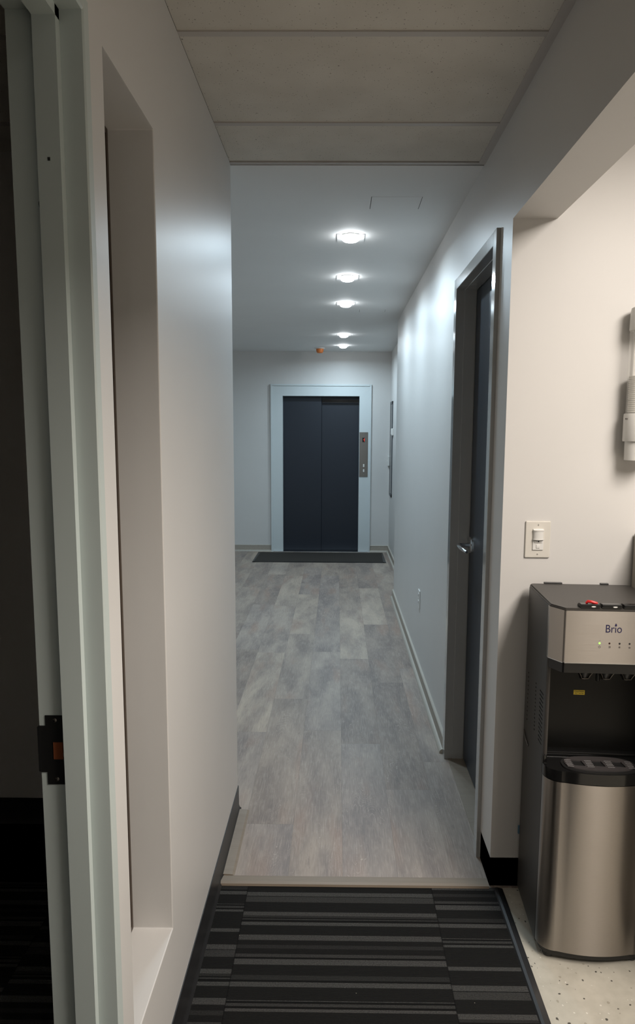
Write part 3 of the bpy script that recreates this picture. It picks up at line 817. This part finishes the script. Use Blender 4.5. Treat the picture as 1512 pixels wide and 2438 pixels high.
# logo
def text(name, s, size, loc, m, parent, bold=0.0, width=1.0, align='LEFT'):
    cu = bpy.data.curves.new(name, 'FONT'); cu.body = s; cu.size = size; cu.extrude = .0002; cu.offset = bold; cu.align_x = align; cu.resolution_u = 6
    tmp = bpy.data.objects.new(name, cu); col.objects.link(tmp)
    bpy.context.view_layer.update()
    me = bpy.data.meshes.new_from_object(tmp.evaluated_get(bpy.context.evaluated_depsgraph_get()))
    bpy.data.objects.remove(tmp)
    for v in me.vertices:
        x, y, z = v.co; v.co = (loc[0]+x*width, loc[1]-z, loc[2]+y)
    o = bpy.data.objects.new(name, me); col.objects.link(o); o.parent = parent; me.materials.append(m)
    return o
lg = text('logo_lettering', 'Br\u0131o', .0312, (.1355, -.0004, .9700), NAVYINK, hp, -.0001, .83)
lg['label'] = 'navy Brio logo with a drop over the i'
xs_ = [v.co.x for v in lg.data.vertices]
# drop over the i
bm = bmesh.new(); dp = []
for i in range(20):
    a = 2*math.pi*i/20-math.pi/2; r_ = .0025
    x = r_*math.cos(a); z = r_*math.sin(a)
    if math.sin(a) > 0: x *= (1-math.sin(a)**2*.55); z *= 2.3
    dp.append((x, z))
IX = min(xs_)+(max(xs_)-min(xs_))*.615
prism(bm, [(IX+x, .9895+z) for x, z in dp], -.0008, 0, 'y')
L('logo_drop', bm, NAVYINK, hp)
# indicator lights and icons
LZ = .9400
for i, x in enumerate((.1230, .1490, .1755, .2015)):
    mm = emitter('green_indicator', (.15, .75, .05), 1.3) if i == 0 else (plain('dark_red_indicator', (.03, .006, .006), .3) if i == 1 else DARK)
    L('indicator_light', lathe(bmesh.new(), [(0, -.001), (.0020, -.0009), (.0026, 0)], (x, -.0001, LZ), 'y', 18), mm, hp)
def ring(bm, x, z, r0, r1, a0=0, a1=2*math.pi, n=18):
    for i in range(n):
        a, b = a0+(a1-a0)*i/n, a0+(a1-a0)*(i+1)/n
        prism(bm, [(x+r0*math.cos(a), z+r0*math.sin(a)), (x+r1*math.cos(a), z+r1*math.sin(a)), (x+r1*math.cos(b), z+r1*math.sin(b)), (x+r0*math.cos(b), z+r0*math.sin(b))], -.0005, 0, 'y')
bm = bmesh.new(); ring(bm, .1232, .9300, .0024, .0031, R(120), R(420)); box(bm, .1229, .1235, -.0005, 0, .930, .934)
L('power_icon', bm, GREYINK, hp)
bm = bmesh.new()
for k_ in range(3):
    xx = .1472+k_*.0018
    prism(bm, [(xx, .9272), (xx+.0009, .9272), (xx+.0017, .930), (xx+.0009, .9328), (xx, .9328), (xx+.0008, .930)], -.0005, 0, 'y')
L('heat_icon', bm, GREYINK, hp)
bm = bmesh.new()
for a in range(0, 180, 45):
    d_ = Vector((math.cos(R(a)), math.sin(R(a)))); n_ = Vector((-d_.y, d_.x))*.0003
    p0, p1 = Vector((.1756, .930))-d_*.0030, Vector((.1756, .930))+d_*.0030
    prism(bm, [tuple(p0+n_), tuple(p0-n_), tuple(p1-n_), tuple(p1+n_)], -.0005-a*1e-6, 0, 'y')
L('cold_icon', bm, GREYINK, hp)
bm = bmesh.new(); prism(bm, [(.1995, .9285), (.2000, .9275), (.2035, .9275), (.2040, .9285), (.2050, .9310), (.2030, .9303), (.2018, .9325), (.2006, .9303), (.1986, .9310)], -.0005, 0, 'y')
L('clean_icon', bm, GREYINK, hp)
bm = bmesh.new(); prism(bm, [(.1214, .9475), (.1252, .9475), (.1252, .9480), (.1214, .9480)], -.0005, 0, 'y')
L('light_dash', bm, GREYINK, hp)
# push levers on top
for i, x in enumerate((.070, .1265, .183)):
    bm = bmesh.new()
    prism(bm, [(.001, 1.0345), (.000, 1.0375), (.003, 1.0455), (.024, 1.0445), (.034, 1.040), (.036, 1.0345)], x, x+.051, 'x')
    bmesh.ops.bevel(bm, geom=list(bm.edges), offset=.0012, segments=2, affect='EDGES')
    pb = L('dispense_lever', bm, GLOSSBLK)
    ov = lathe(bmesh.new(), [(0, -.0006), (.0055, -.0005), (.006, 0)], (x+.033, .0008, 1.0392), 'y', 24)
    for v in ov.verts: v.co.z = 1.0392+(v.co.z-1.0392)*.30
    L('lever_mark', ov, WHITE, pb)
    if i == 0:
        rl = tube(bmesh.new(), [(x+.017, .016, 1.0455), (x+.021, .014, 1.0505), (x+.030, .012, 1.0500), (x+.040, .010, 1.0475), (x+.045, .010, 1.0465)], [.0030, .0042, .0042, .0040, .0034], 14)
        L('child_lock', rl, RED, pb, smooth=60)['label'] = 'red child lock on the hot water lever'
# nozzles
for x in (.1050, .1630, .2200):
    nz = L('nozzle', lathe(bmesh.new(), [(0, .857), (.026, .857), (.0255, .846), (.014, .828), (.011, .820), (.0080, .820), (.0080, .850), (0, .850)], (x, .060, 0), 'z', 28), BLACK, smooth=30)
    bm = bmesh.new()
    for s in (-1, 1): tube(bm, [(x+s*.022, .040, .850), (x+s*.012, .045, .832), (x+s*.009, .047, .824)], .0011, 8)
    tube(bm, [(x-.009, .047, .824), (x+.009, .047, .824)], .0011, 8)
    L('nozzle_rim', bm, PANELSTEEL, nz)
L('drip_nozzle', lathe(bmesh.new(), [(0, .832), (.006, .832), (.006, .808), (.0045, .806), (0, .806)], (.1500, .080, 0), 'z', 20), BLACK, smooth=30)
# caution sticker
st_ = L('caution_sticker', B(.0985, .1300, .1232, .1242, .7475, .7612), YELLOW); st_['label'] = 'small yellow caution sticker'
text('sticker_lettering', 'CAUTION', .0055, (.1143, .1231, .7553), BLACK, st_, .00012, 1.05, 'CENTER')
text('sticker_lettering', 'HOT WATER', .0044, (.1143, .1231, .7500), BLACK, st_, .00010, 1.0, 'CENTER')
# tray deck and lower door share a bowed outline
def bowed(inset=0.0, bow=.014, rad=.050, y0=.0):
    pts = [(inset, .050)]
    n = 10
    for i in range(n+1):
        a = math.pi/2*i/n
        pts.append((inset+rad*(1-math.cos(a)), inset+y0+.046*(1-math.sin(a))))
    m_ = 14
    for i in range(1, m_):
        x = (inset+rad)+(WD-2*(inset+rad))*i/m_; u = (x-WD/2)/(WD/2-inset-rad)
        pts.append((x, inset+y0-bow*(1-u*u)))
    pts += [(WD-p[0], p[1]) for p in reversed(pts[:n+2])]
    return pts
L('lower_door', prism(bmesh.new(), bowed(.0008)+[(WD-.0008, .062), (.0008, .062)], .034, .541), STEEL_DOOR, smooth=25)['label'] = 'bowed stainless lower door'
L('tray_fascia', prism(bmesh.new(), bowed(0)+[(WD, .058), (WD-.0108, .058), (WD-.0108, .124), (.0108, .124), (.0108, .058), (0, .058)], .543, .5745), GLOSSBLK, smooth=25)
L('deck_edge', B(.012, WD-.012, .100, .1235, .5745, .5830, bev=.003), GLOSSBLK)
for x in (0, WD-.010):
    L('side_cheek', B(x, x+.010, .043, .060, .5745, .600, bev=.002), GLOSSBLK)
# drip tray grille
def oval(cx, cy, rx, ry, n=44, e=2.6):
    o_ = []
    for i in range(n):
        a = 2*math.pi*i/n; c, s = math.cos(a), math.sin(a)
        o_.append((cx+rx*abs(c)**(2/e)*(1 if c >= 0 else -1), cy+ry*abs(s)**(2/e)*(1 if s >= 0 else -1)))
    return o_
L('drip_tray', prism(bmesh.new(), oval(WD/2, .040, .103, .050), .5740, .5775), BLACK)
gr = L('tray_grille', prism(bmesh.new(), oval(WD/2, .042, .094, .041), .5770, .5805), GRILLE)
cut = bmesh.new()
for x in (.0975, .1525, .2075):
    prism(cut, [(x-.016, .027), (x+.012, .024), (x+.014, .028), (x+.010, .056), (x-.014, .058), (x-.018, .054)], .56, .60)
carve(gr, cut)
for x in (.070, .125, .180, .235):
    bm = bmesh.new()
    for k_ in range(5):
        y = .020+k_*.009
        hw = .010 if x in (.125, .180) else .009
        box(bm, x-hw, x+hw, y-.0014, y+.0014, .5802, .5816, bev=.0005, seg=1)
    L('grille_rib', bm, GRILLE, gr)
# plinth and feet
L('plinth', prism(bmesh.new(), bowed(.010, .010)+[(WD-.006, DP-.01), (.006, DP-.01)], .012, .034), BLACK, smooth=25)
for x in (.035, WD-.035):
    for y in (.035, DP-.04):
        L('foot', lathe(bmesh.new(), [(0, 0), (.014, 0), (.016, .004), (.014, .014), (0, .014)], (x, y, 0), 'z', 20), BLACK, smooth=30)
# side clip and rear tag
L('side_clip', tube(bmesh.new(), [(-.0005, .285, .566), (-.003, .265, .559), (-.003, .235, .548), (-.0005, .222, .541)], .0022, 8), PANELSTEEL, smooth=60)
L('blue_tag', B(-.004, .004, DP-.004, DP+.002, .205, .232), BLUETAG)['label'] = 'small blue tape tag'
